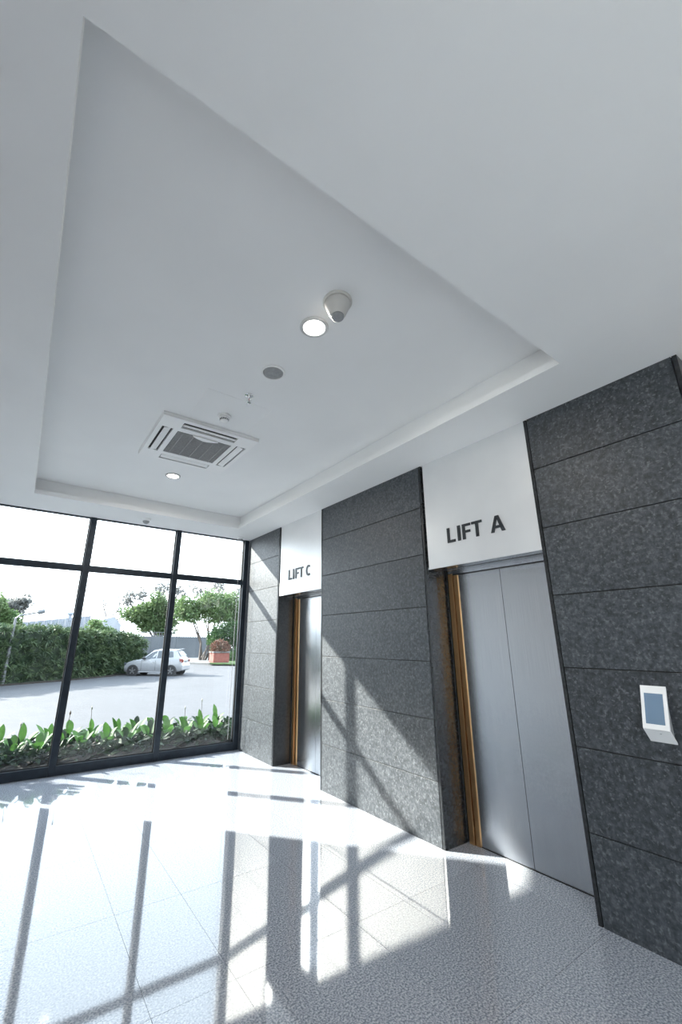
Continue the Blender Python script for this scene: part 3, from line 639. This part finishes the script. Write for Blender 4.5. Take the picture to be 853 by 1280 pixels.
# shed and pale building --------------------------------------------------
sA, sB = at(26, 778, 78), at(114, 772, 84)
dv = Vector((sB.x-sA.x, sB.y-sA.y, 0)); ln = dv.length; dv.normalize(); nv = Vector((-dv.y, dv.x, 0))
sh = empty('industrial_shed', (sA.x, sA.y, GZ)); tag(sh, 'long pale blue-grey shed with upright cladding panels beyond the hedge', 'building')
zt0, zt1 = sA.z, sB.z+.3; n = 10
for k in range(n):
    a = dv*(ln*k/n); b = dv*(ln*(k+1)/n-.06); za = zt0+(zt1-zt0)*k/n-GZ; zb = zt0+(zt1-zt0)*(k+1)/n-GZ
    MB().add([a, b, b+nv*.3, a+nv*.3, a+Vector((0, 0, za)), b+Vector((0, 0, zb)), b+nv*.3+Vector((0, 0, zb)), a+nv*.3+Vector((0, 0, za))],
             [(3,2,1,0),(4,5,6,7),(0,1,5,4),(1,2,6,5),(2,3,7,6),(3,0,4,7)]).build('cladding_panel', M['shed_cladding'], sh)
rb_ = MB()
for k in range(41):
    a = dv*(ln*k/40)-nv*.08; z_ = zt0+(zt1-zt0)*k/40-GZ; rb_.prism([a, a+dv*.12, a+dv*.12+nv*.1, a+nv*.1], (0, 0, z_))
rb_.build('cladding_ribs', M['pale_render'], sh)
MB().prism([nv*.3, dv*ln+nv*.3, dv*ln+nv*5, nv*5], (0, 0, zt0-GZ-.1)).build('building_body', M['shed_cladding'], sh)
q = at(88, 769, 82)-Vector((sA.x, sA.y, GZ)); MB().lathe(q, [(.25, -.9), (.25, 0), (.5, .1), (.5, .35), (0, .6)], 12).build('roof_vent', M['shed_cladding'], sh)
pA, pB = at(131, 770, 76), at(153, 770, 78)
pbld = empty('pale_building', (pA.x, pA.y, GZ)); tag(pbld, 'small pale gabled building behind the boundary wall and bare tree', 'building')
wv = Vector((pB.x-pA.x, pB.y-pA.y, 0)); nn = Vector((-wv.y, wv.x, 0)).normalized()
ht = pA.z-GZ
MB().prism([Vector((0, 0, 0)), wv, wv+Vector((0, 0, ht*.8)), wv*.55+Vector((0, 0, ht)), Vector((0, 0, ht*.92))], nn*2).build('body', M['pale_render'], pbld)
for k in range(2): a = wv*(.2+.4*k)-nn*.05+Vector((0, 0, ht*.55)); MB().prism([a, a+wv*.16, a+wv*.16+Vector((0, 0, .8)), a+Vector((0, 0, .8))], nn*.1).build('window', M['car_glass'], pbld)
# street lamp ---------------------------------------------------------------
b0 = at(14, 800, 24.8); t0 = at(20, 772, 24.8); t1 = at(57, 763.5, 24.8)
sl_ = empty('street_lamp', (b0.x, b0.y, GZ)); tag(sl_, 'grey street lamp with one long arm rising behind the hedge', 'street lamp')
zt = t0.z-GZ
MB().tube([(0, 0, 0), (0, 0, zt*.5), (0, 0, zt)], [.085, .07, .05], 10).build('pole', M['lamp_post_metal'], sl_)
e_ = t1-Vector((b0.x, b0.y, GZ)); c0 = Vector((0, 0, zt))
MB().tube([c0-Vector((0, 0, .05)), c0.lerp(e_, .12)+Vector((0, 0, .05)), c0.lerp(e_, .8)], [.045, .04, .035], 8).build('arm', M['lamp_post_metal'], sl_)
a = c0.lerp(e_, .72); dd = (e_-a)
MB().tube([a, a+dd*.15, a+dd*.85, a+dd], [.04, .11, .10, .03], 8).build('lamp_head', M['railing_metal'], sl_)

# ---------------------------------------------------------------- parked car
car = empty('car', (7.17, 27.75, GZ), math.atan2(.602, -.798)); tag(car, 'small white hatchback parked on the forecourt beside the hedge', 'car')
CS = .95; car.scale = (CS, CS, CS)
# stations: s (front 0 .. rear 3.7), half width, underside, belt height, roof height, roof half width
ST = [(0, .60, .30, .60, .64, .48), (.08, .74, .22, .70, .75, .55), (.35, .82, .20, .82, .88, .60), (.9, .84, .20, .92, .98, .62), (1.05, .84, .20, .94, 1.02, .60),
      (1.72, .84, .20, .97, 1.50, .55), (2.2, .84, .20, .98, 1.59, .58), (2.9, .84, .20, 1.00, 1.57, .57), (3.22, .83, .22, 1.02, 1.50, .55), (3.52, .81, .26, 1.02, 1.14, .58), (3.64, .78, .30, .86, .98, .58), (3.70, .70, .36, .62, .70, .54)]
def sta(s_):
    for i in range(len(ST)-1):
        if s_ <= ST[i+1][0]:
            t = (s_-ST[i][0])/(ST[i+1][0]-ST[i][0]); return [a+(b-a)*t for a, b in zip(ST[i], ST[i+1])]
    return list(ST[-1])
def ringpts(q):
    s_, w_, zb, be, ro, wr = q; x = 1.85-s_
    h = [(0, zb), (w_*.86, zb), (w_*.97, zb+.12), (w_, (zb+be)*.5), (w_*.985, be-.06), (w_*.95, be), (wr, ro-.06), (wr*.82, ro-.01), (0, ro+.01)]
    return [Vector((x, y, z)) for y, z in h]+[Vector((x, -y, z)) for y, z in h[-2:0:-1]]
body = MB(); nr = 16; V = []
SS = sorted(set([q[0] for q in ST]))
for s_ in SS: V += ringpts(sta(s_))
F = [(i*nr+k, i*nr+(k+1) % nr, (i+1)*nr+(k+1) % nr, (i+1)*nr+k) for i in range(len(SS)-1) for k in range(nr)]+[tuple(range(nr)), tuple(range((len(SS)-1)*nr, len(SS)*nr))]
body.add(V, F); bo = body.build('body', M['car_paint'], car, .02, smooth=True)
def side(s_, t, sg, off=.012):   # t: 0 belt .. 1 roof edge
    q = sta(s_); a = Vector((1.85-s_, q[1]*.95, q[3])); b = Vector((1.85-s_, q[5], q[4]-.06)); v = a.lerp(b, t); v.y += off; v.z += off*.4; v.y *= sg; return v
for sg in (1, -1):
    for pts in ([(1.22, .12), (2.02, .10), (2.02, .92), (1.74, .9)], [(2.10, .10), (2.72, .12), (2.74, .9), (2.10, .92)], [(2.80, .16), (3.12, .22), (3.02, .86), (2.82, .88)]):
        P = [side(a, b, sg) for a, b in pts]; MB().prism(P, (0, -.01*sg, 0)).build('side_window', M['car_glass'], car)
    P = [Vector((1.85-1.25, sg*.83, .96)), Vector((1.85-1.42, sg*.83, .96)), Vector((1.85-1.42, sg*1.0, .95)), Vector((1.85-1.26, sg*.98, .95))]
    MB().prism(P, (0, 0, .13)).build('wing_mirror', M['car_trim'], car, .02)
    for s_ in (2.00, 2.66): MB().box((1.85-s_-.02, sg*.835, .78), (1.85-s_+.16, sg*.862, .815)).build('door_handle', M['car_paint'], car, .006)
    dl_ = MB()
    for s_ in (1.18, 2.06, 2.88): dl_.box((1.85-s_-.006, sg*.80, .32), (1.85-s_+.006, sg*.8435, .93))
    dl_.build('door_gap', M['car_trim'], car)
    MB().box((.85, sg*.80, .205), (-.82, sg*.845, .27)).build('sill_trim', M['car_paint'], car, .01)
def top(s_, y, off=.014): q = sta(s_); return Vector((1.85-s_-off*.2 if s_ < 2 else 1.85-s_-off, y, q[4]+off))
MB().prism([top(1.10, .56), top(1.10, -.56), top(1.68, -.47), top(1.68, .47)], (0, 0, -.012)).build('windscreen', M['car_glass'], car)
MB().prism([top(3.27, .46), top(3.27, -.46), top(3.50, -.55), top(3.50, .55)], (0, 0, -.012)).build('rear_window', M['car_glass'], car)
MB().box((-1.30, -.5, 1.565), (-1.47, .5, 1.60)).build('roof_spoiler', M['car_paint'], car, .01)
for sg in (1, -1):
    tl = MB().prism([(-1.66, sg*.80, 1.02), (-1.80, sg*.70, .99), (-1.83, sg*.46, .93), (-1.83, sg*.50, .80), (-1.83, sg*.74, .78), (-1.70, sg*.82, .86)], (-.03, sg*.01, 0)).build('tail_light', M['car_light_red'], car, .01)
    MB().box((-1.84, sg*.52, .85), (-1.875, sg*.62, .92)).build('indicator', M['car_light_amber'], tl, .004)
    MB().box((-1.86, sg*.58, .42), (-1.80, sg*.63, .54)).build('rear_reflector', M['car_trim'], car, .004)
    MB().box((1.60, sg*.60, .62), (1.80, sg*.76, .76)).build('headlight', M['car_glass'], car, .02)
MB().box((-1.80, -.23, .76), (-1.852, .23, .90)).build('number_plate', M['number_plate'], car, .004)
MB().box((-1.78, -.72, .34), (-1.875, .72, .62)).build('rear_bumper', M['car_paint'], car, .03)
MB().box((1.70, -.55, .36), (1.86, .55, .58)).build('front_grille', M['car_trim'], car, .02)
ac_ = MB()
for x in (1.18, -1.20):
    for sg in (1, -1):
        n = 20; c0 = Vector((x, sg*.80, .30)); V = []
        arch = MB(); arch.prism([(x+.36*math.cos(a), sg*.79, .30+.36*math.sin(a)) for a in [2*PI*i/n for i in range(n)]], (0, sg*.056, 0)); arch.build('wheel_arch', M['car_trim'], car)
        wh = MB(); wh.prism([(x+.30*math.cos(a), sg*.66, .30+.30*math.sin(a)) for a in [2*PI*i/24 for i in range(24)]], (0, sg*.205, 0)); wo = wh.build('wheel', M['car_rubber'], car, .02)
        hb_ = MB()
        for k in range(5):
            a = 2*PI*k/5+.3; u = Vector((math.cos(a), 0, math.sin(a))); p0 = Vector((x, sg*.868, .30)); w_ = Vector((-math.sin(a), 0, math.cos(a)))*.03
            hb_.prism([p0+u*.02-w_, p0+u*.20-w_*1.3, p0+u*.20+w_*1.3, p0+u*.02+w_], (0, sg*.012, 0))
        hb_.tube([(x, sg*.86, .3), (x, sg*.885, .3)], .045, 12); hb_.build('hubcap', M['alloy'], wo)
